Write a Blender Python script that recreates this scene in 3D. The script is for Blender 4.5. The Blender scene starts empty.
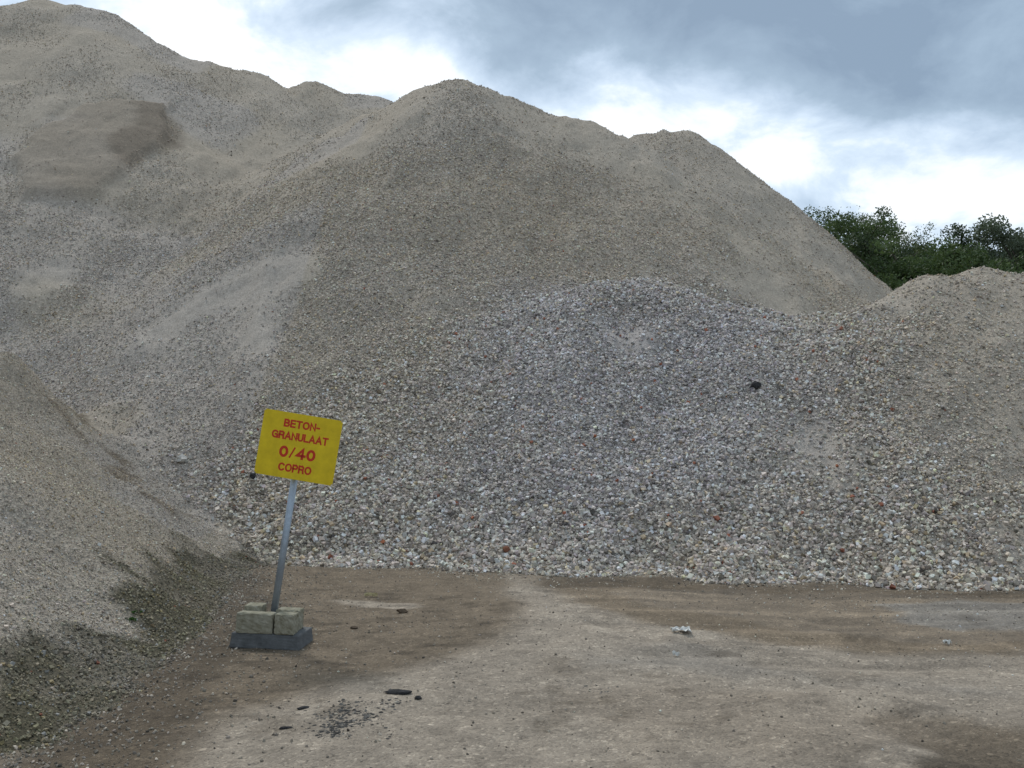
import bpy, bmesh, math, random
import numpy as np
from mathutils import Vector, Matrix
random.seed(7); rng = np.random.default_rng(11)
C = bpy.context.scene.collection
SC = bpy.context.scene
F = 995.0; CAMZ = 1.6; PITCH = math.atan(54 / F)

# ------------------------------------------------------------------ helpers
def tag(o, label=None, cat=None, group=None, kind=None):
    if label: o['label'] = label
    if cat: o['category'] = cat
    if group: o['group'] = group
    if kind: o['kind'] = kind
    return o
def link(o, parent=None):
    C.objects.link(o)
    if parent is not None: o.parent = parent
    return o
def empty(name, loc, rz=0.0):
    o = bpy.data.objects.new(name, None); o.location = loc; o.rotation_euler = (0, 0, rz)
    o.empty_display_size = 0.1
    return link(o)
def np_mesh(name, V, Fc, mat, parent=None, nside=3, smooth=False, attrs=None):
    me = bpy.data.meshes.new(name)
    V = np.ascontiguousarray(V, dtype=np.float32); Fc = np.ascontiguousarray(Fc, dtype=np.int32)
    me.vertices.add(len(V)); me.vertices.foreach_set('co', V.ravel())
    me.loops.add(Fc.size); me.loops.foreach_set('vertex_index', Fc.ravel())
    n = len(Fc); me.polygons.add(n)
    me.polygons.foreach_set('loop_start', np.arange(0, n * nside, nside, dtype=np.int32))
    me.update(calc_edges=True)
    me.polygons.foreach_set('use_smooth', np.full(n, smooth, dtype=bool))
    for k, a in (attrs or {}).items():
        if a.ndim == 1:
            at = me.attributes.new(k, 'FLOAT', 'POINT'); at.data.foreach_set('value', a.astype(np.float32))
        else:
            at = me.attributes.new(k, 'FLOAT_COLOR', 'POINT')
            c = np.ones((len(a), 4), dtype=np.float32); c[:, :3] = a; at.data.foreach_set('color', c.ravel())
    me.materials.append(mat)
    return link(bpy.data.objects.new(name, me), parent)
def bm_obj(name, bm, mat, parent=None, smooth=False):
    me = bpy.data.meshes.new(name); bm.to_mesh(me); bm.free()
    for p in me.polygons: p.use_smooth = smooth
    me.materials.append(mat)
    return link(bpy.data.objects.new(name, me), parent)

# ------------------------------------------------------------------ noise (world space)
def _hash(ix, iy, seed):
    h = (ix.astype(np.int64) * 374761393 + iy.astype(np.int64) * 668265263 + seed * 982451653) & 0xffffffff
    h = ((h ^ (h >> 13)) * 1274126177) & 0xffffffff
    h = (h ^ (h >> 16)) & 0xffff
    return h / 65535.0
def vnoise(x, y, seed=0):
    ix = np.floor(x); iy = np.floor(y); fx = x - ix; fy = y - iy
    fx = fx * fx * fx * (fx * (fx * 6 - 15) + 10); fy = fy * fy * fy * (fy * (fy * 6 - 15) + 10)
    a = _hash(ix, iy, seed); b = _hash(ix + 1, iy, seed); c = _hash(ix, iy + 1, seed); d = _hash(ix + 1, iy + 1, seed)
    return (a * (1 - fx) + b * fx) * (1 - fy) + (c * (1 - fx) + d * fx) * fy
def fbm(x, y, scale, octs=4, seed=0, gain=0.5):
    s = 0; amp = 1; tot = 0
    for o in range(octs):
        ca, sa = math.cos(o * 1.1 + .3), math.sin(o * 1.1 + .3)
        s = s + amp * vnoise((x * ca - y * sa) * scale + 17.3 * o, (x * sa + y * ca) * scale - 9.1 * o, seed + o)
        tot += amp; amp *= gain; scale *= 2.03
    return s / tot
def sstep(a, b, x):
    t = np.clip((x - a) / (b - a), 0, 1); return t * t * (3 - 2 * t)

# ------------------------------------------------------------------ picture point -> place
cp, sp = math.cos(PITCH), math.sin(PITCH)
def ray(px, py):
    u = 384 - py
    return np.array([px - 512.0, F * cp - u * sp, F * sp + u * cp])
def at_d(px, py, Y):
    r = ray(px, py); t = Y / r[1]; return (r[0] * t, Y, CAMZ + r[2] * t)
def on_ground(px, py):
    r = ray(px, py); t = -CAMZ / r[2]; return (r[0] * t, r[1] * t)

# ------------------------------------------------------------------ the heaps as height functions
def heap_h(x, y, pts, slope, crest=0.5, flat=0.0):
    """ridge line through pts, sides at the angle of repose"""
    out = np.full(x.shape, -1e9)
    P = [np.array(p, float) for p in pts]
    if len(P) == 1: P = P * 2
    for a, b in zip(P[:-1], P[1:]):
        d = b - a; L2 = d[0] ** 2 + d[1] ** 2
        t = 0 if L2 < 1e-6 else np.clip(((x - a[0]) * d[0] + (y - a[1]) * d[1]) / L2, 0, 1)
        dist = np.hypot(x - a[0] - t * d[0], y - a[1] - t * d[1])
        dist = np.maximum(dist - flat, 0)
        h = a[2] + t * d[2] - slope * (np.sqrt(dist ** 2 + crest ** 2) - crest)
        out = np.maximum(out, h)
    return out
def R(*l): return [at_d(*p) for p in l]
HEAPS = [
  dict(key='tall', pts=R((-160, 60, 40), (-60, 28, 40), (45, 1, 39), (100, 13, 38.5), (150, 42, 38), (200, 62, 38), (250, 74, 38.5), (285, 91, 39), (312, 83, 39.5), (345, 96, 39.5), (375, 97, 39.5), (430, 118, 40)), slope=.78, crest=.9),
  dict(key='central', pts=R((320, 150, 31.4), (370, 112, 30.5), (398, 107, 29.7), (430, 92, 28.4), (460, 78, 27.8), (483, 89, 27.6), (510, 100, 27.4), (548, 113, 27.4), (585, 121, 27.2), (622, 152, 27.4)), slope=.81, crest=.5),
  dict(key='back', pts=R((610, 147, 31), (640, 137, 31), (665, 129, 31), (690, 131, 31)), slope=.99, crest=.4),
  dict(key='small_a', pts=R((927, 271, 16.6),), slope=.84, crest=.15),
  dict(key='small_b', pts=R((988, 274, 16.6), (1004, 275, 16.6), (1060, 300, 16)), slope=.84, crest=.35),
  dict(key='apron', pts=R((565, 312, 18.0), (600, 291, 18.0), (650, 284, 18.0), (720, 296, 17.4), (800, 303, 17.0), (880, 306, 16.4), (925, 322, 15.7)), slope=.74, crest=.4),
  dict(key='side', pts=[(-9.3, 13.6, 3.8), (-9.15, 10.8, 4.0), (-8.68, 7, 4.0), (-8.55, 3.0, 3.9), (-9.0, -3, 3.9)], slope=.70, crest=.4),
]
KEYS = [h['key'] for h in HEAPS]
def all_h(x, y):
    return np.stack([heap_h(x, y, h['pts'], h['slope'], h['crest']) + BIAS[i] for i, h in enumerate(HEAPS)])
BIAS = [0.0] * len(HEAPS)
def ground_z(x, y):
    near = np.exp(-np.maximum(np.hypot(x, y - 8) - 14, 0) / 6)
    z = (fbm(x, y, .35, 4, 51) - .5) * .10 * near + (fbm(x * 1.0, y * 1.0, 2.2, 5, 61) - .5) * .045 * near
    # shallow wheel ruts
    for (x0, y0, x1, y1, w, dp) in RUTS:
        dx, dy = x1 - x0, y1 - y0; L = math.hypot(dx, dy)
        t = np.clip(((x - x0) * dx + (y - y0) * dy) / L ** 2, 0, 1)
        dd = np.hypot(x - x0 - t * dx, y - y0 - t * dy) + (fbm(x, y, .8, 2, 5) - .5) * .5
        z = z - dp * np.exp(-(dd / w) ** 2) + dp * .6 * np.exp(-((dd - 1.9 * w) / (w * .7)) ** 2)
    return z
def g2(px0, py0, px1, py1, w, dp):
    a = on_ground(px0, py0); b = on_ground(px1, py1); return (a[0], a[1], b[0], b[1], w, dp)
RUTS = [g2(560, 625, 1024, 618, .22, .018), g2(620, 655, 1024, 668, .18, .014), g2(520, 590, 640, 640, .14, .012),
        g2(300, 600, 560, 612, .14, .012), g2(860, 720, 1100, 780, .25, .03), g2(700, 640, 860, 636, .12, .02)]
def surf(x, y, detail=True):
    """height of the whole stockpile surface, and which heap each point belongs to"""
    wx = x + (fbm(x, y, .22, 3, 3) - .5) * 1.3; wy = y + (fbm(x, y, .22, 3, 4) - .5) * 1.3
    Hs = all_h(x * .45 + wx * .55, y * .45 + wy * .55)
    own = np.argmax(Hs, axis=0)
    k = .26; m = Hs.max(axis=0)
    H = m + k * np.log(np.exp((Hs - m) / k).sum(axis=0))
    up = sstep(0, 2.5, H)
    far = sstep(24, 32, y)
    H = H + (fbm(x, y, 1.1, 3, 23) - .5) * .42 * (1 - up)
    H = H + up * ((fbm(x, y, .33, 4, 21) - .5) * (.75 - .4 * far) + (fbm(x, y, 1.3, 3, 33) - .5) * (.22 - .14 * far))
    # little slips: lobes that run down the face
    H = H + up * np.maximum(fbm(x * 1.6, y * .45, .8, 3, 71) - .55, 0) * (.7 - .35 * far)
    # run-out of the toe
    kt = .10
    T = np.where(H > 3 * kt, H, kt * np.log1p(np.exp(np.clip(H / kt, -40, 40)))) - .035
    G = ground_z(x, y)
    if detail: T = T + (fbm(x, y, 7, 3, 81) - .5) * .07 * sstep(0.0, .15, T)
    return T + G * (1 - sstep(0, 1.0, T)), own
def hit(px, py):
    r = ray(px, py); r = r / r[1]
    Y = np.arange(3, 60, .02); X = r[0] * Y; Z = CAMZ + r[2] * Y
    H, _ = surf(X, Y, False); H = np.maximum(H, ground_z(X, Y))
    i = np.nonzero(H >= Z)[0]
    i = i[0] if len(i) else -1
    return np.array([X[i], Y[i], Z[i]])
def poly_xy(pts): return np.array([hit(*p)[:2] for p in pts])
def gp0(pts): return np.array([on_ground(*p) for p in pts])
def sdf(x, y, poly):
    """signed distance to a plan polygon, + inside"""
    n = len(poly); d = np.full(x.shape, 1e9); ins = np.zeros(x.shape, bool)
    for i in range(n):
        a = poly[i]; b = poly[(i + 1) % n]; e = b - a; wx = x - a[0]; wy = y - a[1]
        t = np.clip((wx * e[0] + wy * e[1]) / (e @ e + 1e-9), 0, 1)
        d = np.minimum(d, np.hypot(wx - t * e[0], wy - t * e[1]))
        c = ((a[1] > y) != (b[1] > y)) & (x < (b[0] - a[0]) * (y - a[1]) / (b[1] - a[1] + 1e-12) + a[0])
        ins ^= c
    return np.where(ins, d, -d)
def patch(x, y, poly, soft, warp=.5, seed=0, wscale=.8):
    w = (fbm(x, y, wscale, 4, 100 + seed) - .5) * 2 * warp
    return sstep(-soft, soft, sdf(x, y, poly) + w)

# ------------------------------------------------------------------ materials
def new_mat(name, rough=.9, spec=.2):
    m = bpy.data.materials.new(name); m.use_nodes = True
    nt = m.node_tree; b = nt.nodes['Principled BSDF']
    b.inputs['Roughness'].default_value = rough; b.inputs['Specular IOR Level'].default_value = spec
    return m, nt, b
def N(nt, t, **kw):
    n = nt.nodes.new(t)
    for k, v in kw.items():
        if k in n.inputs.keys() if isinstance(k, str) else False: n.inputs[k].default_value = v
        else: setattr(n, k, v)
    return n
def mixc(nt, fac, a, b, blend='MIX'):
    n = nt.nodes.new('ShaderNodeMix'); n.data_type = 'RGBA'; n.blend_type = blend
    for s, v in ((n.inputs[0], fac), (n.inputs[6], a), (n.inputs[7], b)):
        if isinstance(v, (int, float)): s.default_value = v
        elif isinstance(v, tuple): s.default_value = (*v, 1)
        else: nt.links.new(v, s)
    return n.outputs[2]
def ramp(nt, src, stops, interp='LINEAR'):
    n = nt.nodes.new('ShaderNodeValToRGB'); n.color_ramp.interpolation = interp
    el = n.color_ramp.elements
    while len(el) < len(stops): el.new(.5)
    for e, (p, c) in zip(el, stops):
        e.position = p; e.color = (*c, 1) if isinstance(c, tuple) else (c, c, c, 1)
    nt.links.new(src, n.inputs[0]); return n.outputs[0]
def math_n(nt, op, a, b=None):
    n = nt.nodes.new('ShaderNodeMath'); n.operation = op
    for s, v in zip(n.inputs, (a, b)):
        if v is None: continue
        if isinstance(v, (int, float)): s.default_value = v
        else: nt.links.new(v, s)
    return n.outputs[0]
def noise(nt, vec, scale, detail=4, rough=.55):
    n = nt.nodes.new('ShaderNodeTexNoise'); n.inputs['Scale'].default_value = scale
    n.inputs['Detail'].default_value = detail; n.inputs['Roughness'].default_value = rough
    nt.links.new(vec, n.inputs['Vector']); return n.outputs['Fac']

def gravel_bed_mat():
    """sandy bed of crushed concrete; the tint comes from the vertex colours 'col', 'coarse' is how stony it is"""
    m, nt, b = new_mat('gravel_bed', .95, .15)
    L = nt.links.new
    tc = nt.nodes.new('ShaderNodeTexCoord'); P = tc.outputs['Object']
    col = N(nt, 'ShaderNodeAttribute', attribute_name='col'); co = N(nt, 'ShaderNodeAttribute', attribute_name='coarse')
    v1 = nt.nodes.new('ShaderNodeTexVoronoi'); v1.inputs['Scale'].default_value = 26; L(P, v1.inputs['Vector'])
    v2 = nt.nodes.new('ShaderNodeTexVoronoi'); v2.inputs['Scale'].default_value = 60; L(P, v2.inputs['Vector'])
    s1 = ramp(nt, v1.outputs['Color'], [(0, .45), (.25, .72), (.7, 1.05), (1, 1.5)])
    s2 = ramp(nt, v2.outputs['Color'], [(0, .62), (.5, .98), (1, 1.38)])
    n1 = noise(nt, P, 9, 6, .65)
    n1r = ramp(nt, n1, [(.25, .82), (.75, 1.18)])
    c = mixc(nt, 1.0, col.outputs['Color'], n1r, 'MULTIPLY')
    c = mixc(nt, .75, c, s2, 'MULTIPLY')
    fac = math_n(nt, 'MULTIPLY', co.outputs['Fac'], .85)
    c2 = mixc(nt, 1.0, c, s1, 'MULTIPLY')
    c = mixc(nt, fac, c, c2)
    L(c, b.inputs['Base Color'])
    # relief of grains
    h1 = math_n(nt, 'MULTIPLY', math_n(nt, 'SUBTRACT', 1.0, v1.outputs['Distance']), co.outputs['Fac'])
    h2 = math_n(nt, 'MULTIPLY', math_n(nt, 'SUBTRACT', 1.0, v2.outputs['Distance']), .45)
    h = math_n(nt, 'ADD', h1, h2)
    h = math_n(nt, 'ADD', h, math_n(nt, 'MULTIPLY', noise(nt, P, 40, 4, .7), .5))
    bp = nt.nodes.new('ShaderNodeBump'); bp.inputs['Distance'].default_value = .03; bp.inputs['Strength'].default_value = .9
    L(h, bp.inputs['Height']); L(bp.outputs[0], b.inputs['Normal'])
    return m
def stone_mat():
    m, nt, b = new_mat('crushed_stone', .9, .2)
    L = nt.links.new
    tc = nt.nodes.new('ShaderNodeTexCoord')
    col = N(nt, 'ShaderNodeAttribute', attribute_name='col')
    n = ramp(nt, noise(nt, tc.outputs['Object'], 70, 3, .6), [(.3, .8), (.7, 1.2)])
    L(mixc(nt, 1.0, col.outputs['Color'], n, 'MULTIPLY'), b.inputs['Base Color'])
    return m
def ground_mat():
    m, nt, b = new_mat('yard_ground', .95, .2)
    L = nt.links.new
    tc = nt.nodes.new('ShaderNodeTexCoord'); P = tc.outputs['Object']
    col = N(nt, 'ShaderNodeAttribute', attribute_name='col'); wet = N(nt, 'ShaderNodeAttribute', attribute_name='wet')
    n1 = ramp(nt, noise(nt, P, 5, 8, .7), [(.25, .78), (.75, 1.2)])
    v = nt.nodes.new('ShaderNodeTexVoronoi'); v.inputs['Scale'].default_value = 75; L(P, v.inputs['Vector'])
    v2 = nt.nodes.new('ShaderNodeTexVoronoi'); v2.inputs['Scale'].default_value = 34; L(P, v2.inputs['Vector'])
    g = ramp(nt, v.outputs['Color'], [(0, .5), (.3, .88), (.5, 1.0), (.8, 1.1), (1, 2.0)])
    g2_ = ramp(nt, v2.outputs['Color'], [(0, .35), (.22, .9), (.8, 1.03), (1, 2.1)])
    fine = ramp(nt, noise(nt, P, 160, 3, .7), [(.2, .8), (.8, 1.2)])
    c = mixc(nt, 1, col.outputs['Color'], n1, 'MULTIPLY'); c = mixc(nt, .8, c, g, 'MULTIPLY')
    c = mixc(nt, .6, c, g2_, 'MULTIPLY'); c = mixc(nt, .8, c, fine, 'MULTIPLY')
    L(c, b.inputs['Base Color'])
    L(ramp(nt, wet.outputs['Fac'], [(0, .95), (1, .38)]), b.inputs['Roughness'])
    h = math_n(nt, 'ADD', math_n(nt, 'MULTIPLY', math_n(nt, 'SUBTRACT', 1.0, v.outputs['Distance']), .5), noise(nt, P, 24, 8, .7))
    bp = nt.nodes.new('ShaderNodeBump'); bp.inputs['Distance'].default_value = .022; bp.inputs['Strength'].default_value = .8
    L(h, bp.inputs['Height']); L(bp.outputs[0], b.inputs['Normal'])
    return m
def plain(name, col, rough=.8, spec=.3, metal=0, var=.25, scale=20, bump=0, col2=None):
    m, nt, b = new_mat(name, rough, spec); b.inputs['Metallic'].default_value = metal
    tc = nt.nodes.new('ShaderNodeTexCoord'); f = noise(nt, tc.outputs['Object'], scale, 6, .65)
    c2 = col2 or tuple(c * (1 + var) for c in col)
    c = ramp(nt, f, [(.3, tuple(x * (1 - var) for x in col)), (.7, c2)])
    nt.links.new(c, b.inputs['Base Color'])
    if bump:
        bp = nt.nodes.new('ShaderNodeBump'); bp.inputs['Distance'].default_value = bump
        nt.links.new(noise(nt, tc.outputs['Object'], scale * 3, 5, .7), bp.inputs['Height']); nt.links.new(bp.outputs[0], b.inputs['Normal'])
    return m
M_BED = gravel_bed_mat(); M_STONE = stone_mat(); M_GROUND = ground_mat()

# ------------------------------------------------------------------ patches on the heaps (traced, then laid on the slope)
P_APRON = poly_xy([(185, 462), (250, 440), (330, 395), (420, 352), (500, 318), (560, 290), (640, 278), (700, 290), (760, 305), (850, 316), (925, 325), (930, 360), (905, 400), (925, 455), (965, 500), (1010, 525), (1060, 560), (1060, 600), (560, 585), (270, 560), (215, 505)])
P_PURPLE = poly_xy([(500, 320), (560, 292), (640, 282), (760, 312), (800, 360), (780, 430), (700, 500), (560, 520), (440, 470), (440, 400), (480, 360)])
P_FINE = [poly_xy(p) for p in (
    [(240, 262), (308, 255), (312, 275), (285, 300), (270, 335), (268, 355), (235, 352), (250, 320), (215, 318), (150, 345), (130, 335), (180, 305)],
    [(600, 325), (650, 318), (672, 335), (668, 372), (625, 366), (598, 345)],
    [(775, 425), (830, 415), (862, 450), (870, 500), (830, 505), (800, 470)],
    [(0, 285), (60, 262), (90, 262), (60, 295), (0, 312)],
    [(690, 282), (780, 275), (905, 298), (920, 318), (840, 318), (760, 300), (700, 292)],
    [(610, 140), (740, 165), (830, 243), (890, 292), (780, 275), (700, 230), (640, 175)],
    [(460, 82), (620, 138), (720, 190), (660, 190), (560, 150)])]
P_BROWN = poly_xy([(75, 108), (130, 104), (169, 107), (168, 140), (140, 160), (125, 190), (80, 205), (25, 200), (12, 165), (45, 130)])
P_BROWN_EDGE = poly_xy([(125, 106), (169, 107), (168, 140), (140, 158), (120, 175), (110, 150), (140, 130)])
P_CENTRAL_COARSE = poly_xy([(330, 175), (440, 150), (560, 165), (640, 240), (600, 285), (500, 310), (400, 355), (290, 410), (230, 430), (270, 340), (310, 260)])
P_DARKTOE = np.concatenate([poly_xy([(238, 545), (180, 548), (145, 572), (70, 588), (80, 606), (120, 622), (128, 645), (50, 655), (-20, 668)]), gp0([(-60, 800), (110, 810), (215, 715), (270, 650), (325, 590), (300, 556)])])
P_SMALL = None
P_GULLY = poly_xy([(46, 402), (72, 406), (94, 424), (150, 478), (188, 515), (180, 525), (120, 482), (70, 424)])

CONC = np.array([.362, .310, .246]); FINE = np.array([.366, .317, .252]); PURP = np.array([.362, .330, .308])
BROWN = np.array([.185, .150, .112]); DARK = np.array([.066, .058, .034]); LITE = np.array([.36, .35, .32])
def surface_fields(x, y, z, own):
    """albedo and stoniness"""
    ap = patch(x, y, P_APRON, .7, 1.1, 1, .9); pu = .75 * patch(x, y, P_PURPLE, 1.3, 1.2, 2)
    cc = patch(x, y, P_CENTRAL_COARSE, 1.0, .9, 3)
    fi = np.zeros_like(x)
    for i, p in enumerate(P_FINE): fi = np.maximum(fi, patch(x, y, p, .35, .5, 10 + i) * (.55 if i >= 5 else 1))
    br = patch(x, y, P_BROWN, .15, .5, 30); be = patch(x, y, P_BROWN_EDGE, .25, .6, 31)
    side = (own == KEYS.index('side')).astype(float)
    dk = patch(x, y, P_DARKTOE, .09, .45, 40, 1.8) * sstep(-.1, .1, (own == KEYS.index('side')) * 1.0)
    gu = patch(x, y, P_GULLY, .07, .22, 41, 3) * side * sstep(.42, .58, fbm(x, y, 2.6, 3, 43)) * .8
    streak = fbm(x * 1.5, y * .5, .9, 4, 90); blot = fbm(x, y, .35, 4, 91)
    coarse = .50 + .9 * (streak - .5) + .9 * (blot - .5)
    coarse = coarse + .28 * cc
    small = np.isin(own, [KEYS.index('small_a'), KEYS.index('small_b')])
    top = sstep(.0, 3, z - 7) * .15
    coarse = coarse - top * 1.6
    coarse = np.where(small, .26 + .5 * (streak - .5), coarse)
    coarse = np.where(side > 0, .35 + .6 * (blot - .5), coarse)
    coarse = coarse * (1 - ap) + ap * 1.0
    coarse = coarse * (1 - .93 * fi) * (1 - .85 * br)
    coarse = np.clip(coarse, 0.02, 1)
    col = CONC[None] + (blot - .5)[..., None] * np.array([.05, .055, .065])
    col = col * (1 - .5 * fi[..., None]) + FINE * .5 * fi[..., None]
    lil = patch(x, y, P_APRON, .5, .6, 1) * (fbm(x, y, .5, 3, 93) * .9 + .1)
    left_l = sstep(.5, .62, fbm(x, y, .25, 3, 95)) * (x < -4) * .35
    pf = np.clip(pu * .9 + left_l + lil * .25, 0, 1)[..., None]
    col = col * (1 - pf) + PURP * pf
    col = col * (1 - br[..., None] * .5) + BROWN * 1.15 * br[..., None] * .5
    col = col * (1 - be[..., None] * .85) + BROWN * be[..., None] * .85
    bgu = gu[..., None]
    col = col * (1 - bgu) + np.array([.135, .105, .072]) * bgu
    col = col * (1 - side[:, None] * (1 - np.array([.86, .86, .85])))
    d = (dk * np.clip(.74 + 1.4 * (fbm(x, y, 1.4, 4, 97) - .4), 0, .92))[..., None]
    col = col * (1 - d) + DARK * d
    return col, coarse, ap, pu, dk, side

# ------------------------------------------------------------------ heap meshes: one per heap
def axis(spec):
    out = [spec[0][0]]
    for (a, b, st) in spec:
        n = max(1, round((b - a) / st)); out += list(a + (b - a) * (np.arange(n) + 1) / n)
    return np.array(out)
xs = axis([(-46, -24, .4), (-24, -14, .14), (-14, 9.5, .09), (9.5, 22, .2)])
ys = axis([(-4, 2.5, .3), (2.5, 9, .07), (9, 20, .07), (20, 32, .11), (32, 42, .15), (42, 66, .5)])
GX, GY = np.meshgrid(xs, ys)
GZ, OWN = surf(GX, GY)
GZ = GZ + .22 * patch(GX.ravel(), GY.ravel(), P_BROWN, .12, .5, 30).reshape(GX.shape)
RAW = all_h(GX, GY).max(axis=0)
keep = (GZ > ground_z(GX, GY) - .02)
nx, ny = len(xs), len(ys)
qk = keep[:-1, :-1] | keep[1:, :-1] | keep[:-1, 1:] | keep[1:, 1:]
qo = OWN[:-1, :-1]
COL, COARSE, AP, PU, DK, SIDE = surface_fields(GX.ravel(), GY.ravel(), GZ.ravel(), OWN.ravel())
IDX = np.arange(nx * ny).reshape(ny, nx)
LAB = dict(
  tall='tallest gravel heap at the far left, with a brown scooped patch below its crest',
  central='broad grey brown gravel heap with rounded peak in the middle, rising behind the yellow sign',
  back='smooth sandy gravel heap behind the central peak, its flank falling towards the trees',
  small_a='low pointed gravel heap directly right of the large heap\'s foot, under the dark trees',
  small_b='low round gravel heap at the right edge of the photo, running down to the yard',
  apron='coarse bluish grey crushed concrete bank along the yard with a few brick red pieces',
  side='fine gravel heap in the left foreground with a dark damp foot beside the sign')
roots = {}
for i, k in enumerate(KEYS):
    sel = qk & (qo == i)
    j, ii = np.nonzero(sel)
    q = np.stack([IDX[j, ii], IDX[j, ii + 1], IDX[j + 1, ii + 1], IDX[j + 1, ii]], 1)
    used, inv = np.unique(q, return_inverse=True)
    V = np.stack([GX.ravel()[used], GY.ravel()[used], GZ.ravel()[used]], 1)
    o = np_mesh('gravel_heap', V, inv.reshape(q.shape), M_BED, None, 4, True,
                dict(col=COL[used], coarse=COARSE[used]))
    tag(o, LAB[k], 'gravel heap', 'heaps of crushed concrete in the yard')
    roots[k] = o

# ------------------------------------------------------------------ stones lying on the heaps
def icosa():
    p = (1 + 5 ** .5) / 2
    v = np.array([(-1, p, 0), (1, p, 0), (-1, -p, 0), (1, -p, 0), (0, -1, p), (0, 1, p), (0, -1, -p), (0, 1, -p), (p, 0, -1), (p, 0, 1), (-p, 0, -1), (-p, 0, 1)], float)
    v /= np.linalg.norm(v[0])
    f = np.array([(0, 11, 5), (0, 5, 1), (0, 1, 7), (0, 7, 10), (0, 10, 11), (1, 5, 9), (5, 11, 4), (11, 10, 2), (10, 7, 6), (7, 1, 8), (3, 9, 4), (3, 4, 2), (3, 2, 6), (3, 6, 8), (3, 8, 9), (4, 9, 5), (2, 4, 11), (6, 2, 10), (8, 6, 7), (9, 8, 1)])
    return v, f
def chunk():
    v = np.array([(x, y, z) for x in (-1, 1) for y in (-1, 1) for z in (-1, 1)], float) * .66
    f = np.array([(0, 1, 3), (0, 3, 2), (4, 6, 7), (4, 7, 5), (0, 4, 5), (0, 5, 1), (2, 3, 7), (2, 7, 6), (0, 2, 6), (0, 6, 4), (1, 5, 7), (1, 7, 3)]); return v, f
def octa():
    v = np.array([(1, 0, 0), (-1, 0, 0), (0, 1, 0), (0, -1, 0), (0, 0, 1), (0, 0, -1)], float)
    f = np.array([(0, 2, 4), (2, 1, 4), (1, 3, 4), (3, 0, 4), (2, 0, 5), (1, 2, 5), (3, 1, 5), (0, 3, 5)]); return v, f
def rand_rot(n):
    q = rng.normal(size=(n, 4)); q /= np.linalg.norm(q, axis=1)[:, None]; w, x, y, z = q.T
    return np.stack([1 - 2 * (y * y + z * z), 2 * (x * y - z * w), 2 * (x * z + y * w), 2 * (x * y + z * w), 1 - 2 * (x * x + z * z), 2 * (y * z - x * w), 2 * (x * z - y * w), 2 * (y * z + x * w), 1 - 2 * (x * x + y * y)], 1).reshape(n, 3, 3)
def stones(pos, rad, col, base):
    v, f = base; n = len(pos); k = len(v)
    V = v[None] * (1 + rng.uniform(-.3, .3, (n, k, 1))) + rng.uniform(-.16, .16, (n, k, 3))
    V = V * rng.uniform(.55, 1.25, (n, 1, 3))
    V = np.einsum('nij,nkj->nki', rand_rot(n), V) * rad[:, None, None]
    V[..., 2] *= .95
    V = V + pos[:, None]
    Fc = f[None] + (np.arange(n) * k)[:, None, None]
    return V.reshape(-1, 3), Fc.reshape(-1, 3), np.repeat(col, k, axis=0)
def bilin(A, x, y):
    i = np.clip(np.searchsorted(xs, x) - 1, 0, nx - 2); j = np.clip(np.searchsorted(ys, y) - 1, 0, ny - 2)
    fx = (x - xs[i]) / (xs[i + 1] - xs[i]); fy = (y - ys[j]) / (ys[j + 1] - ys[j])
    return (A[j, i] * (1 - fx) + A[j, i + 1] * fx) * (1 - fy) + (A[j + 1, i] * (1 - fx) + A[j + 1, i + 1] * fx) * fy
COARSE2 = COARSE.reshape(ny, nx); DK2 = DK.reshape(ny, nx); AP2 = AP.reshape(ny, nx); PU2 = PU.reshape(ny, nx)
COLR, COLG, COLB = (COL[:, k].reshape(ny, nx) for k in range(3))
FACE = {k: [] for k in KEYS}
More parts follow.
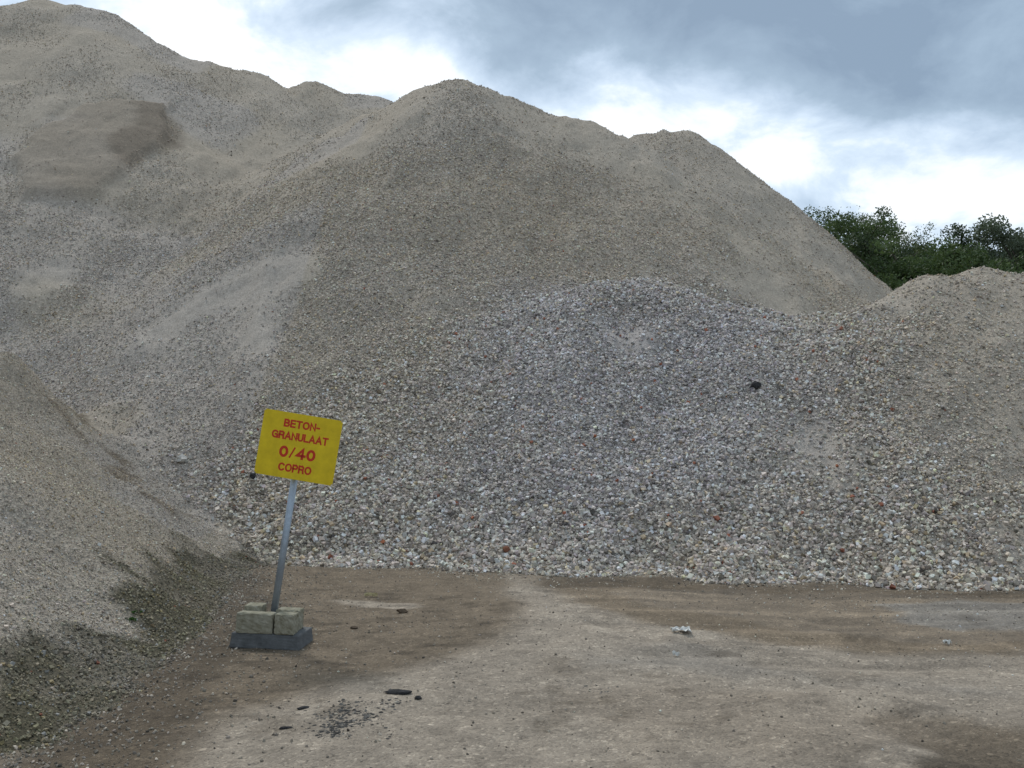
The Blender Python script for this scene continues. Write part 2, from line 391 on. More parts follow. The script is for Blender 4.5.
def scatter(x0, x1, y0, y1, dens, rlo, rhi, base, mode):
    n = int((x1 - x0) * (y1 - y0) * dens)
    x = rng.uniform(x0, x1, n); y = rng.uniform(y0, y1, n)
    z = bilin(GZ, x, y); g = ground_z(x, y)
    # what the camera side of the yard can see: inside a generous wedge, on faces that look towards the yard
    dzdy = (bilin(GZ, x, y + .3) - bilin(GZ, x, y - .3)) / .6; dzdx = (bilin(GZ, x + .3, y) - bilin(GZ, x - .3, y)) / .6
    facing = (-dzdx * (0 - x) - dzdy * (0 - y)) + (CAMZ - z)
    ok = (z > g - .01) & (np.abs(x) < .62 * y + 2) & (facing > -1.5)
    x, y, z = x[ok], y[ok], z[ok]
    co, dk, ap, pu = (bilin(A, x, y) for A in (COARSE2, DK2, AP2, PU2))
    own = OWN[np.clip(np.searchsorted(ys, y) - 1, 0, ny - 1), np.clip(np.searchsorted(xs, x) - 1, 0, nx - 1)]
    side = own == KEYS.index('side')
    u = rng.random(len(x))
    if mode == 'coarse': ok = (ap > .12 + .76 * u) & ~side & (rng.random(len(x)) < co * 1.15 + .06)
    elif mode == 'face': ok = (u < co ** 1.3 * 1.0 + .03 * (co > .08)) & ~side & (ap < .9)
    elif mode == 'side': ok = side & (u < .62 - .30 * dk)
    elif mode == 'toe': ok = side & (u < .8 * dk)
    x, y, z, co, dk, pu, own, ap = (a[ok] for a in (x, y, z, co, dk, pu, own, ap))
    n = len(x); side_ = (own == KEYS.index('side')) * 1.0
    r = rlo + (rhi - rlo) * rng.random(n) ** 2.2
    if mode == 'coarse': r = r * (1 + .22 * sstep(1.6, .2, z))
    base_c = np.stack([bilin(A, x, y) for A in (COLR, COLG, COLB)], 1)
    val = np.exp(rng.normal(.34 if mode == 'coarse' else .26, .30 if mode == 'coarse' else .26, n))[:, None]
    tint = rng.normal(0, .010, (n, 3))
    c = base_c * (.3 + .7 * (.27 / base_c.mean(axis=1, keepdims=True)))  # stones keep their own colour where the bed is damp
    c = c * val * (1 + tint * 2)
    blue = (rng.random(n) < .10 + .15 * pu); c[blue] *= np.array([.94, .95, 1.05])
    dark = rng.random(n) < (.11 if mode == 'coarse' else .05); c[dark] *= .42
    lite = rng.random(n) < .05; c[lite] = LITE * rng.uniform(.9, 1.4, (lite.sum(), 1))
    red = rng.random(n) < np.where(ap > .5, .006, .0012); c[red] = np.array([.30, .12, .075]) * rng.uniform(.7, 1.2, (red.sum(), 1))
    tan = rng.random(n) < .06; c[tan] *= np.array([1.12, 1.02, .82])
    c = c * (1 - .42 * dk[:, None] * side_[:, None])
    c = np.clip(c, .015, .62)
    pos = np.stack([x, y, z + r * rng.uniform(-.2, 1.1, n)], 1)
    for k in range(len(KEYS)):
        s = own == k
        if s.any(): FACE[KEYS[k]].append(stones(pos[s], r[s], c[s], base))
    return n
cnt = []
cnt.append(scatter(-7, 11, 9.5, 20.5, 1500, .009, .032, chunk(), 'coarse'))
cnt.append(scatter(-7, 11, 9.5, 20.5, 800, .009, .028, icosa(), 'coarse'))
cnt.append(scatter(-16, 12, 12, 24, 1900, .008, .023, chunk(), 'face'))
cnt.append(scatter(-26, 16, 24, 41, 700, .012, .028, octa(), 'face'))
cnt.append(scatter(-8, -1.8, 2.6, 15.5, 4200, .005, .013, octa(), 'side'))
cnt.append(scatter(-8, -1.8, 2.6, 15.5, 90, .009, .018, chunk(), 'side'))
cnt.append(scatter(-8, -1.8, 2.6, 15.5, 1500, .006, .016, chunk(), 'toe'))
print('stones', cnt)
for k in KEYS:
    if not FACE[k]: continue
    off = 0; Vs, Fs, Cs = [], [], []
    for (V, Fc, Cc) in FACE[k]:
        Vs.append(V); Fs.append(Fc + off); Cs.append(Cc); off += len(V)
    o = np_mesh('loose_stones', np.concatenate(Vs), np.concatenate(Fs), M_STONE, roots[k], 3, False, dict(col=np.concatenate(Cs)))
    tag(o, kind='stuff')
del FACE

# ------------------------------------------------------------------ ground: one sheet to the horizon
gx = axis([(-600, -60, 45), (-60, -8, 2.6), (-8, 9, .045), (9, 60, 2.5), (60, 600, 45)])
gy = axis([(-300, -30, 45), (-30, 2.2, 2.3), (2.2, 13.5, .04), (13.5, 18, .2), (18, 80, 3), (80, 1500, 90)])
AX, AY = np.meshgrid(gx, gy); AZ = ground_z(AX, AY)
def gp(pts): return np.array([on_ground(*p) for p in pts])
x, y = AX.ravel(), AY.ravel()
LT = np.array([.298, .250, .194]); BR = np.array([.164, .126, .085]); MID = np.array([.234, .190, .142])
wob = fbm(x, y, .7, 5, 201); fin = fbm(x, y, 3.2, 4, 202)
col = MID[None] + (wob - .5)[:, None] * .07
def lay(pts, c, soft, warp, seed, amt=1, ws=1.0):
    global col
    f = (patch(x, y, gp(pts), soft, warp, seed, ws) * amt)[:, None]
    col = col * (1 - f) + np.array(c) * f
lay([(150, 800), (205, 735), (300, 698), (400, 672), (470, 652), (515, 628), (500, 605), (470, 585), (500, 570), (560, 592), (640, 612), (800, 640), (1024, 655), (1300, 700), (1300, 1100), (-50, 1100)], LT, .28, .32, 300)
lay([(545, 583), (640, 582), (800, 586), (1200, 600), (1200, 640), (1000, 652), (860, 650), (740, 636), (640, 622), (570, 604)], BR * 1.22, .16, .2, 301, .9)
lay([(200, 560), (300, 545), (420, 553), (520, 572), (515, 590), (530, 610), (505, 632), (455, 655), (380, 676), (290, 694), (190, 735), (140, 790), (40, 790), (80, 720), (190, 650)], BR, .2, .25, 302, .85)
lay([(240, 560), (290, 600), (262, 645), (215, 690), (150, 750), (60, 800), (-60, 800), (60, 700), (150, 640)], BR * .62, .16, .3, 303, .9, 1.6)
lay([(870, 716), (960, 722), (1080, 735), (1080, 840), (880, 790), (940, 760), (900, 738)], BR * .75, .09, .18, 304, .85, 2.2)
lay([(325, 598), (360, 600), (410, 604), (425, 609), (400, 613), (350, 607)], LT * 1.18, .05, .06, 305, .85, 3)
lay([(505, 575), (520, 578), (545, 606), (620, 622), (740, 636), (700, 640), (600, 632), (530, 620)], LT * 1.05, .07, .12, 306, .7, 2)
lay([(560, 655), (700, 650), (860, 672), (1024, 690), (1024, 700), (840, 690), (700, 675), (580, 672)], (.215, .198, .172), .25, .4, 307, .5)
lay([(600, 700), (800, 690), (900, 720), (820, 768), (600, 768)], MID * 1.05, .3, .5, 308, .55)
lay([(880, 602), (960, 600), (1040, 606), (1040, 630), (960, 628), (900, 618)], (.24, .225, .20), .08, .2, 309, .6, 3)
lay([(540, 575), (1100, 590), (1100, 602), (540, 588)], BR * .62, .1, .14, 310, .75, 3)
dmp = sstep(.5, .62, fbm(x, y, 2.1, 5, 230)) * patch(x, y, gp([(860, 705), (1080, 700), (1080, 840), (840, 800)]), .15, .3, 231)
col = col * (1 - .45 * dmp[:, None])
fl = sstep(.60, .70, fbm(x, y * 1.6, 4.5, 4, 232)) * patch(x, y, gp([(300, 590), (560, 590), (520, 640), (300, 690), (150, 760), (150, 690)]), .2, .3, 233)
col = col * (1 - .35 * fl[:, None])
dots = sstep(.62, .72, fbm(x, y, 5.5, 3, 205)) * sstep(.50, .62, fbm(x, y, .9, 3, 206))
col = col * (1 - .35 * dots[:, None]) + BR * .6 * .35 * dots[:, None]
# long thin tyre streaks along the bank
stk = fbm(x * .35, y * 5.5, 1.0, 4, 208); sb = patch(x, y, gp([(545, 580), (1200, 592), (1200, 690), (620, 655)]), .2, .1, 311)
col = col * (1 + ((stk - .5) * .8 * sb)[:, None])
col = col * (1 + (fin - .5)[:, None] * .42) * (1 + (fbm(x, y, 11, 3, 240) - .5)[:, None] * .25)
clod = sstep(.60, .68, fbm(x, y, 7, 4, 241)); col = col * (1 - .12 * clod[:, None])
wet = np.maximum(patch(x, y, gp([(600, 590), (760, 588), (1060, 600), (1060, 640), (900, 640), (700, 612)]), .12, .35, 320, 2) * .55,
                 patch(x, y, gp([(905, 606), (975, 608), (1050, 622), (1000, 632), (920, 622)]), .05, .12, 321, 4) * .9)
Gq = np.arange(len(x)).reshape(AX.shape)
q = np.stack([Gq[:-1, :-1], Gq[:-1, 1:], Gq[1:, 1:], Gq[1:, :-1]], -1).reshape(-1, 4)
g = np_mesh('ground', np.stack([x, y, AZ.ravel()], 1), q, M_GROUND, None, 4, True, dict(col=np.clip(col, .02, .5), wet=wet))
tag(g, 'compacted brown and grey yard ground with tyre tracks', 'ground', kind='structure')

# stray gravel on the yard, thick along the feet of the heaps
def stray():
    Vs, Fs, Cs = [], [], []; off = 0
    n = 260000
    X = rng.uniform(-4.5, 7.5, n); Y = rng.uniform(3.2, 15.5, n)
    Hh, ow = surf(X, Y, False); gz = ground_z(X, Y)
    raw = all_h(X, Y).max(axis=0)   # negative outside the toe: distance * slope
    sidef = (ow == KEYS.index('side'))
    dist = np.maximum(-raw / .75, 0)
    cl = fbm(X, Y, 1.7, 3, 401)
    rightwet = patch(X, Y, gp([(700, 588), (1060, 600), (1060, 645), (930, 630), (780, 605)]), .2, .4, 402)
    pr = np.where(sidef, .85 * np.exp(-dist / .38) + .10 * np.exp(-dist / 1.3), 1.0 * np.exp(-dist / .22) + .16 * np.exp(-dist / .8) * sstep(.4, .6, cl)) * (.45 + 1.1 * cl) + .035 + .05 * sstep(.45, .7, cl) + .07 * rightwet
    ok = (rng.random(n) < pr) & (dist < 6) & (Hh < gz + .06)
    X, Y, gz, sidef, dist = X[ok], Y[ok], gz[ok], sidef[ok], dist[ok]; n = len(X)
    far_ = rng.random(n) > np.exp(-dist / .5) * 1.2
    r = np.where(far_, .0022 + .0075 * rng.random(n) ** 3, 0) + np.where(far_, 0, 1) * np.where(sidef, .003 + .010 * rng.random(n) ** 2.5, .004 + .026 * rng.random(n) ** 2.6 * np.exp(-dist / 1.0))
    c = np.where(sidef[:, None], CONC * .72, CONC) * np.exp(rng.normal(.0, .38, n))[:, None] * (1 + rng.normal(0, .012, (n, 3)))
    c[rng.random(n) < .14] *= .45
    pos = np.stack([X, Y, gz + r * .35], 1)
    V, Fc, Cc = stones(pos, r, np.clip(c, .02, .6), icosa())
    o = np_mesh('gravel', V, Fc, M_STONE, None, 3, False, dict(col=Cc))
    tag(o, 'loose stones strewn over the yard along the feet of the heaps', 'gravel', kind='stuff')
    print('stray', n)
stray()

# ------------------------------------------------------------------ the sign
M_YEL = plain('sign_yellow', (.62, .44, .010), .55, .3, 0, .10, 9, .0008, (.74, .54, .014))
M_RED = plain('sign_red', (.50, .035, .012), .5, .3, 0, .06, 8)
M_GALV = plain('galvanised_steel', (.30, .34, .38), .5, .5, .55, .16, 30)
M_SLAB = plain('dark_concrete', (.105, .108, .108), .85, .3, 0, .3, 14, .006)
M_BLOCK = plain('mossy_concrete', (.24, .215, .14), .95, .15, 0, .25, 16, .006, (.34, .32, .25))
def rounded_box(sx, sy, sz, bev=.008, seg=2, taper=0.0, rough=0.0):
    bm = bmesh.new(); bmesh.ops.create_cube(bm, size=1)
    for v in bm.verts:
        k = 1 - (taper if v.co.z > 0 else 0)
        v.co = Vector((v.co.x * sx * k, v.co.y * sy * k, v.co.z * sz))
    bmesh.ops.bevel(bm, geom=bm.edges[:], offset=bev, segments=seg, profile=.6, affect='EDGES')
    if rough:
        bmesh.ops.subdivide_edges(bm, edges=[e for e in bm.edges if e.calc_length() > .06], cuts=6, use_grid_fill=True)
        for v in bm.verts: v.co += Vector([random.uniform(-rough, rough) for _ in range(3)])
    return bm
LEAN = math.radians(9.6)
bx, by = 0, 0
p0 = at_d(270.5, 626, 7.72)
gzs = lambda X, Y: float(ground_z(np.array([X]), np.array([Y]))[0])
sign = empty('yard_sign', (p0[0], p0[1], gzs(p0[0], p0[1])), 0)
tag(sign, 'tilted yellow sign with red lettering on a grey post, standing in a dark footing', 'sign')
S = sign.location
def local(px, py, Y):
    p = at_d(px, py, Y); return Vector((p[0] - S.x, p[1] - S.y, p[2] - S.z))
YB = 7.72
# footing slab
a = local(229, 650, 7.50); b_ = local(298, 656, 7.42)
yaw = -.10
bm = rounded_box(.545, .36, .115, .012, 2, .05, .0012)
slab = bm_obj('footing', bm, M_SLAB, sign)
slab.location = ((a.x + b_.x) / 2 + .005, -.01, .05); slab.rotation_euler = (0, .03, yaw)
# pole
bot = Vector((slab.location.x * .0 + 0, 0, .06)); top = local(297, 462, YB + .02)
pdir = (top - bot).normalized()
bm = bmesh.new(); bmesh.ops.create_cone(bm, cap_ends=True, segments=24, radius1=.027, radius2=.027, depth=(top - bot).length)
pole = bm_obj('pole', bm, M_GALV, sign, True)
pole.rotation_mode = 'QUATERNION'; pole.rotation_quaternion = pdir.to_track_quat('Z', 'Y'); pole.location = (top + bot) / 2
# board
bc = local(298.5, 447, YB - .035)
BW, BH = .617, .505
ang = math.radians(9.3)
bm = bmesh.new(); bmesh.ops.create_cube(bm, size=1)
for v in bm.verts: v.co = Vector((v.co.x * BW, v.co.y * .004, v.co.z * BH))
vert_e = [e for e in bm.edges if abs((e.verts[0].co - e.verts[1].co).y) > .003]
bmesh.ops.bevel(bm, geom=vert_e, offset=.012, segments=4, affect='EDGES')
board = bm_obj('board', bm, M_YEL, sign)
board.location = bc; board.rotation_euler = (math.radians(1), ang, math.radians(-2))
# two clamps behind the board and a bolt on each
for dz in (.14, -.14):
    bm = rounded_box(.12, .012, .035, .003, 1)
    for sx in (-.045, .045):
        bmesh.ops.create_cone(bm, cap_ends=True, segments=10, radius1=.007, radius2=.007, depth=.012, matrix=Matrix.Translation((sx, .010, 0)) @ Matrix.Rotation(math.pi / 2, 4, 'X'))
    cl = bm_obj('clamp', bm, M_GALV, sign)
    cl.location = bc + Matrix.Rotation(ang, 3, 'Y') @ Vector((0, .011, dz)); cl.rotation_euler = (0, ang, 0)
def arc(cx, cy, rx, ry, a0, a1, n=14):
    return [(cx + rx * math.cos(math.radians(a0 + (a1 - a0) * i / n)), cy + ry * math.sin(math.radians(a0 + (a1 - a0) * i / n))) for i in range(n + 1)]
GL = {  # grotesque capitals as pen strokes in a cell one unit high
 'B': (.66, [[(0, 0), (0, 1)], [(0, 1), (.36, 1)] + arc(.36, .76, .25, .24, 90, -90) + [(0, .52)], [(0, .52), (.38, .52)] + arc(.38, .26, .28, .26, 90, -90) + [(0, 0)]]),
 'E': (.58, [[(.58, 1), (0, 1), (0, 0), (.58, 0)], [(0, .52), (.53, .52)]]),
 'T': (.66, [[(0, 1), (.66, 1)], [(.33, 1), (.33, 0)]]),
 'O': (.80, [arc(.40, .5, .40, .5, 0, 360, 32)]),
 'N': (.66, [[(0, 0), (0, 1), (.66, 0), (.66, 1)]]),
 '-': (.30, [[(0, .42), (.30, .42)]]),
 'G': (.78, [arc(.40, .5, .40, .5, 42, 330, 26), [(.44, .47), (.78, .47), (.78, 0)]]),
 'R': (.66, [[(0, 0), (0, 1), (.38, 1)] + arc(.38, .75, .26, .25, 90, -90) + [(0, .50)], [(.34, .50), (.58, .38), (.64, 0)]]),
 'A': (.74, [[(0, 0), (.37, 1), (.74, 0)], [(.13, .32), (.61, .32)]]),
 'U': (.66, [[(0, 1), (0, .33)] + arc(.33, .33, .33, .33, 180, 360) + [(.66, 1)]]),
 'L': (.52, [[(0, 1), (0, 0), (.52, 0)]]),
 'C': (.74, [arc(.40, .5, .40, .5, 42, 318, 26)]),
 'P': (.62, [[(0, 0), (0, 1), (.36, 1)] + arc(.36, .73, .26, .27, 90, -90) + [(0, .46)]]),
 '0': (.58, [arc(.29, .5, .29, .5, 0, 360, 28)]),
 '/': (.34, [[(0, -.04), (.34, 1.04)]]),
 '4': (.64, [[(.47, 0), (.47, 1), (0, .28), (.66, .28)]]),
}
def letter(txt, zc, h, w, sw):
    """words cut from thin red film: each pen stroke is a thin raised ribbon"""
    gap = .30; tot = sum(GL[c][0] for c in txt) + gap * (len(txt) - 1); sx = (w - sw) / tot; sy = h - sw
    bm = bmesh.new(); x0 = -(w - sw) / 2; lay_ = 0
    for c in txt:
        for st in GL[c][1]:
            P = [Vector((x0 + p[0] * sx, 0, zc + (p[1] - .5) * sy)) for p in st]
            closed = (P[0] - P[-1]).length < 1e-4
            wd = sw * (.62 if c == '/' else 1)
            if closed: P = P[:-1]
            n = len(P); pairs = []
            for i in range(n):
                a_, b__ = P[i - 1] if (i or closed) else None, P[(i + 1) % n] if (i < n - 1 or closed) else None
                d1 = (P[i] - a_).normalized() if a_ is not None else None; d2 = (b__ - P[i]).normalized() if b__ is not None else None
                if d1 is None: d1 = d2; 
                if d2 is None: d2 = d1
                t = (d1 + d2).normalized() if (d1 + d2).length > .1 else d1
                nn = Vector((-t.z, 0, t.x)); k = min(1 / max(nn.dot(Vector((-d1.z, 0, d1.x))), .35), 2.2)
                e = 0
                q = P[i].copy()
                if not closed and i == 0: q -= d2 * wd * (.5 if c not in 'A/R' or True else 0)
                if not closed and i == n - 1: q += d1 * wd * .5
                pairs.append((q + nn * wd * .5 * k, q - nn * wd * .5 * k))
            y = -.0026 - .00012 * (lay_ % 4); lay_ += 1
            vs = [(bm.verts.new((a_.x, y, a_.z)), bm.verts.new((b__.x, y, b__.z))) for a_, b__ in pairs]
            for i in range(n if closed else n - 1):
                j = (i + 1) % n; bm.faces.new((vs[i][0], vs[i][1], vs[j][1], vs[j][0]))
        x0 += (GL[c][0] + gap) * sx
    r = bmesh.ops.extrude_face_region(bm, geom=bm.faces[:])
    for e in r['geom']:
        if isinstance(e, bmesh.types.BMVert): e.co.y += .0010
    bmesh.ops.recalc_face_normals(bm, faces=bm.faces[:])
    return bm_obj('lettering', bm, M_RED, board)
letter('BETON-', BH * (.5 - .165), .062, .285, .0135)
letter('GRANULAAT', BH * (.5 - .355), .062, .445, .0135)
letter('0/40', BH * (.5 - .60), .088, .285, .0205)
letter('COPRO', BH * (.5 - .835), .064, .262, .0135)
# concrete blocks lying on the footing
def block(px, py, Y, sx, sy, sz, rz, label, zb):
    o = bm_obj('concrete_block', rounded_box(sx, sy, sz, .012, 2, .02, .0032), M_BLOCK)
    p = at_d(px, py, Y); o.location = (p[0], Y, S.z + zb + sz / 2); o.rotation_euler = (random.uniform(-.01, .01), .035, rz)
    tag(o, label, 'concrete block', 'concrete blocks weighing down the sign footing')
zt = .108
block(256.5, 625, 7.60, .285, .115, .15, -.09, 'long beige concrete block at the front left of the sign footing', zt)
block(286.5, 627, 7.58, .15, .13, .15, -.09, 'short beige concrete block at the front right of the sign footing, beside the gap', zt - .004)
block(255, 615, 7.76, .14, .15, .185, -.02, 'small beige concrete block rising behind the left front block on the footing', zt)
block(289.5, 615, 7.76, .19, .14, .155, -.09, 'beige concrete block behind the right front block and the post', zt - .004)

# ------------------------------------------------------------------ litter and lumps on the yard
M_TAR = plain('dark_asphalt_lump', (.035, .034, .034), .9, .2, 0, .4, 40, .01)
M_WHITE = plain('white_plastic', (.55, .54, .50), .6, .3, 0, .12, 30)
M_BRICK = plain('brick_lump', (.20, .09, .055), .95, .15, 0, .3, 30, .006)
M_MUD = plain('mud_clod', (.095, .07, .048), .95, .15, 0, .3, 30, .006)
M_STRAW = plain('straw_wood', (.42, .36, .20), .9, .2, 0, .2, 30)
def lump(name, px, py, sx, sy, sz, mat, label, cat, group=None, onslope=False, rz=None, sub=2, jag=.26):
    bm = bmesh.new(); bmesh.ops.create_icosphere(bm, subdivisions=sub, radius=.5)
    for v in bm.verts:
        v.co *= 1 + random.uniform(-jag, jag); v.co = Vector((v.co.x * sx, v.co.y * sy, v.co.z * sz))
    o = bm_obj(name, bm, mat)
    h = hit(px, py); X, Y = h[0], h[1]
    zz = h[2] + .035 * (sz > .05) if onslope else gzs(X, Y)
    o.location = (X, Y, zz + sz * (.1 if onslope else .28)); o.rotation_euler = (0, 0, random.uniform(0, 3) if rz is None else rz)
    return tag(o, label, cat, group)
lump('asphalt_lump', 399, 694, .17, .07, .035, M_TAR, 'flat dark asphalt lump lying alone behind the crumb patch on the yard', 'asphalt lump', rz=-.1)
lump('asphalt_lump', 418, 700, .045, .04, .025, M_TAR, 'small dark crumb just right of the flat asphalt lump', 'asphalt lump', rz=-.1)
lump('asphalt_lump', 303, 709, .075, .04, .015, M_TAR, 'thin dark flake left of the crumb patch on the yard', 'asphalt lump')
lump('asphalt_lump', 285, 729, .07, .035, .015, M_TAR, 'thin dark flake nearest the lower left of the crumb patch', 'asphalt lump')
lump('clod', 402, 613, .10, .06, .05, M_MUD, 'brown clod beside the pale streak in the mud', 'clod')
lump('clod', 354, 629, .07, .05, .03, M_MUD, 'brown clod in the mud right of the sign footing', 'clod')
lump('dark_stone', 755, 389, .16, .12, .13, M_TAR, 'nearly black stone on the coarse grey bank, right of its middle', 'stone', onslope=True)
lump('dark_stone', 253, 479, .09, .08, .10, M_TAR, 'dark stone on the slope just left of the sign board\'s lower corner', 'stone', onslope=True)
lump('brick_piece', 506, 553, .10, .08, .09, M_BRICK, 'dark red brick piece at the foot of the grey bank', 'brick piece', onslope=True)
lump('brick_piece', 782, 577, .09, .06, .05, M_BRICK, 'reddish brick piece lying at the right part of the bank\'s foot', 'brick piece', onslope=True)
lump('white_stone', 182, 462, .22, .14, .12, plain('pale_stone', (.42, .40, .36), .9, .2, 0, .15, 20, .006), 'large pale stone on the slope above the left foreground heap', 'stone', onslope=True)
def scrap(name, px, py, w, h, mat, label, cat, onslope=False, rz=0):
    bm = bmesh.new(); n = 7
    vs = [[bm.verts.new((w * (i / (n - 1) - .5) + random.uniform(-.1, .1) * w / n, h * (j / (n - 1) - .5) + random.uniform(-.15, .15) * h, random.uniform(0, .035))) for i in range(n)] for j in range(n)]
    for j in range(n - 1):
        for i in range(n - 1):
            if random.random() < .86: bm.faces.new((vs[j][i], vs[j][i + 1], vs[j + 1][i + 1], vs[j + 1][i]))
    bmesh.ops.delete(bm, geom=[v for v in bm.verts if not v.link_faces], context='VERTS')
    r = bmesh.ops.extrude_face_region(bm, geom=bm.faces[:])
    for e in r['geom']:
        if isinstance(e, bmesh.types.BMVert): e.co.z += .004
    o = bm_obj(name, bm, mat); p = hit(px, py)
    o.location = (p[0], p[1], (p[2] if onslope else gzs(p[0], p[1])) + .004); o.rotation_euler = (0, 0, rz)
    return tag(o, label, cat)
scrap('plastic_scrap', 681, 632, .16, .12, M_WHITE, 'crumpled white plastic scrap on the brown track, below the bank', 'litter')
scrap('plastic_scrap', 722, 575, .12, .10, M_WHITE, 'white plastic scrap caught at the foot of the grey bank', 'litter', True)
scrap('plastic_scrap', 676, 657, .05, .03, M_WHITE, 'tiny white scrap below the larger crumpled plastic scrap', 'litter')
scrap('plastic_scrap', 947, 645, .06, .03, M_WHITE, 'tiny white scrap at the right of the wet track', 'litter')
scrap('wood_splinter', 371, 597, .13, .025, M_STRAW, 'pale yellow wood splinter lying above the pale streak in the mud', 'wood splinter', rz=.1)
# asphalt crumbs
def crumbs():
    pts = []
    spots = [(352, 718, .17, .13, 1500), (337, 733, .13, .10, 1100), (374, 712, .10, .05, 300), (392, 706, .08, .04, 60), (372, 734, .25, .12, 70), (300, 712, .1, .05, 14), (590, 688, .18, .09, 70), (610, 694, .12, .05, 40)]
    for (px, py, sx, sy, n) in spots:
        p = on_ground(px, py); pts.append(np.stack([rng.normal(p[0], sx * .55, n), rng.normal(p[1], sy, n)], 1))
    P = np.concatenate(pts); n = len(P); r = .0025 + .012 * rng.random(n) ** 4
    P = P[rng.random(n) < sstep(.36, .6, fbm(P[:, 0], P[:, 1], 9, 3, 411)) + .1]; n = len(P); r = r[:n]
    z = ground_z(P[:, 0], P[:, 1]) + r * .0
    V, Fc, Cc = stones(np.stack([P[:, 0], P[:, 1], z], 1), r, np.clip(np.array([[.060, .057, .051]]) * np.exp(rng.normal(0, .4, (n, 1))), .01, .2), icosa())
    gz_ = ground_z(V[:, 0], V[:, 1]); V[:, 2] = gz_ - .001 + np.maximum(V[:, 2] - gz_, 0) * .55
    o = np_mesh('asphalt_debris', V, Fc, M_STONE, None, 3, False, dict(col=Cc))
    tag(o, 'dark asphalt crumbs strewn in patches on the pale yard ground', 'debris', kind='stuff')
crumbs()

# ------------------------------------------------------------------ plants
def leaf_mat(name, c1, c2, scale=.8):
    m, nt, b = new_mat(name, .6, .3)
    tc = nt.nodes.new('ShaderNodeTexCoord'); col = N(nt, 'ShaderNodeAttribute', attribute_name='tint')
    f = noise(nt, tc.outputs['Object'], scale, 4, .6)
    f = math_n(nt, 'ADD', math_n(nt, 'MULTIPLY', f, .5), math_n(nt, 'MULTIPLY', col.outputs['Fac'], .5))
    nt.links.new(ramp(nt, f, [(.25, c1), (.75, c2)]), b.inputs['Base Color'])
    tr = nt.nodes.new('ShaderNodeBsdfTranslucent'); nt.links.new(ramp(nt, f, [(.25, c1), (.75, c2)]), tr.inputs[0])
    mx = nt.nodes.new('ShaderNodeMixShader'); mx.inputs[0].default_value = .3
    nt.links.new(b.outputs[0], mx.inputs[1]); nt.links.new(tr.outputs[0], mx.inputs[2])
    nt.links.new(mx.outputs[0], nt.nodes['Material Output'].inputs[0])
    return m
M_LEAF = {'birch': leaf_mat('birch_leaves', (.048, .070, .024), (.13, .17, .06)),
          'dark': leaf_mat('dark_leaves', (.022, .038, .015), (.065, .095, .036)),
          'mid': leaf_mat('green_leaves', (.034, .060, .018), (.095, .14, .045)),
          'grey': leaf_mat('grey_green_leaves', (.055, .075, .042), (.12, .15, .09))}
M_BARK = plain('bark', (.10, .085, .07), .95, .15, 0, .35, 8, .02)
M_BIRCHBARK = plain('birch_bark', (.36, .34, .30), .9, .2, 0, .4, 5, .01)
def tube(bm, pts, radii, n=7):
    rings = []
    for i, p in enumerate(pts):
        d = (pts[min(i + 1, len(pts) - 1)] - pts[max(i - 1, 0)]).normalized(); q = d.to_track_quat('Z', 'Y')
        rings.append([bm.verts.new(p + q @ Vector((radii[i] * math.cos(2 * math.pi * k / n), radii[i] * math.sin(2 * math.pi * k / n), 0))) for k in range(n)])
    for a, b in zip(rings[:-1], rings[1:]):
        for k in range(n): bm.faces.new((a[k], a[(k + 1) % n], b[(k + 1) % n], b[k]))
    bm.faces.new(rings[-1])
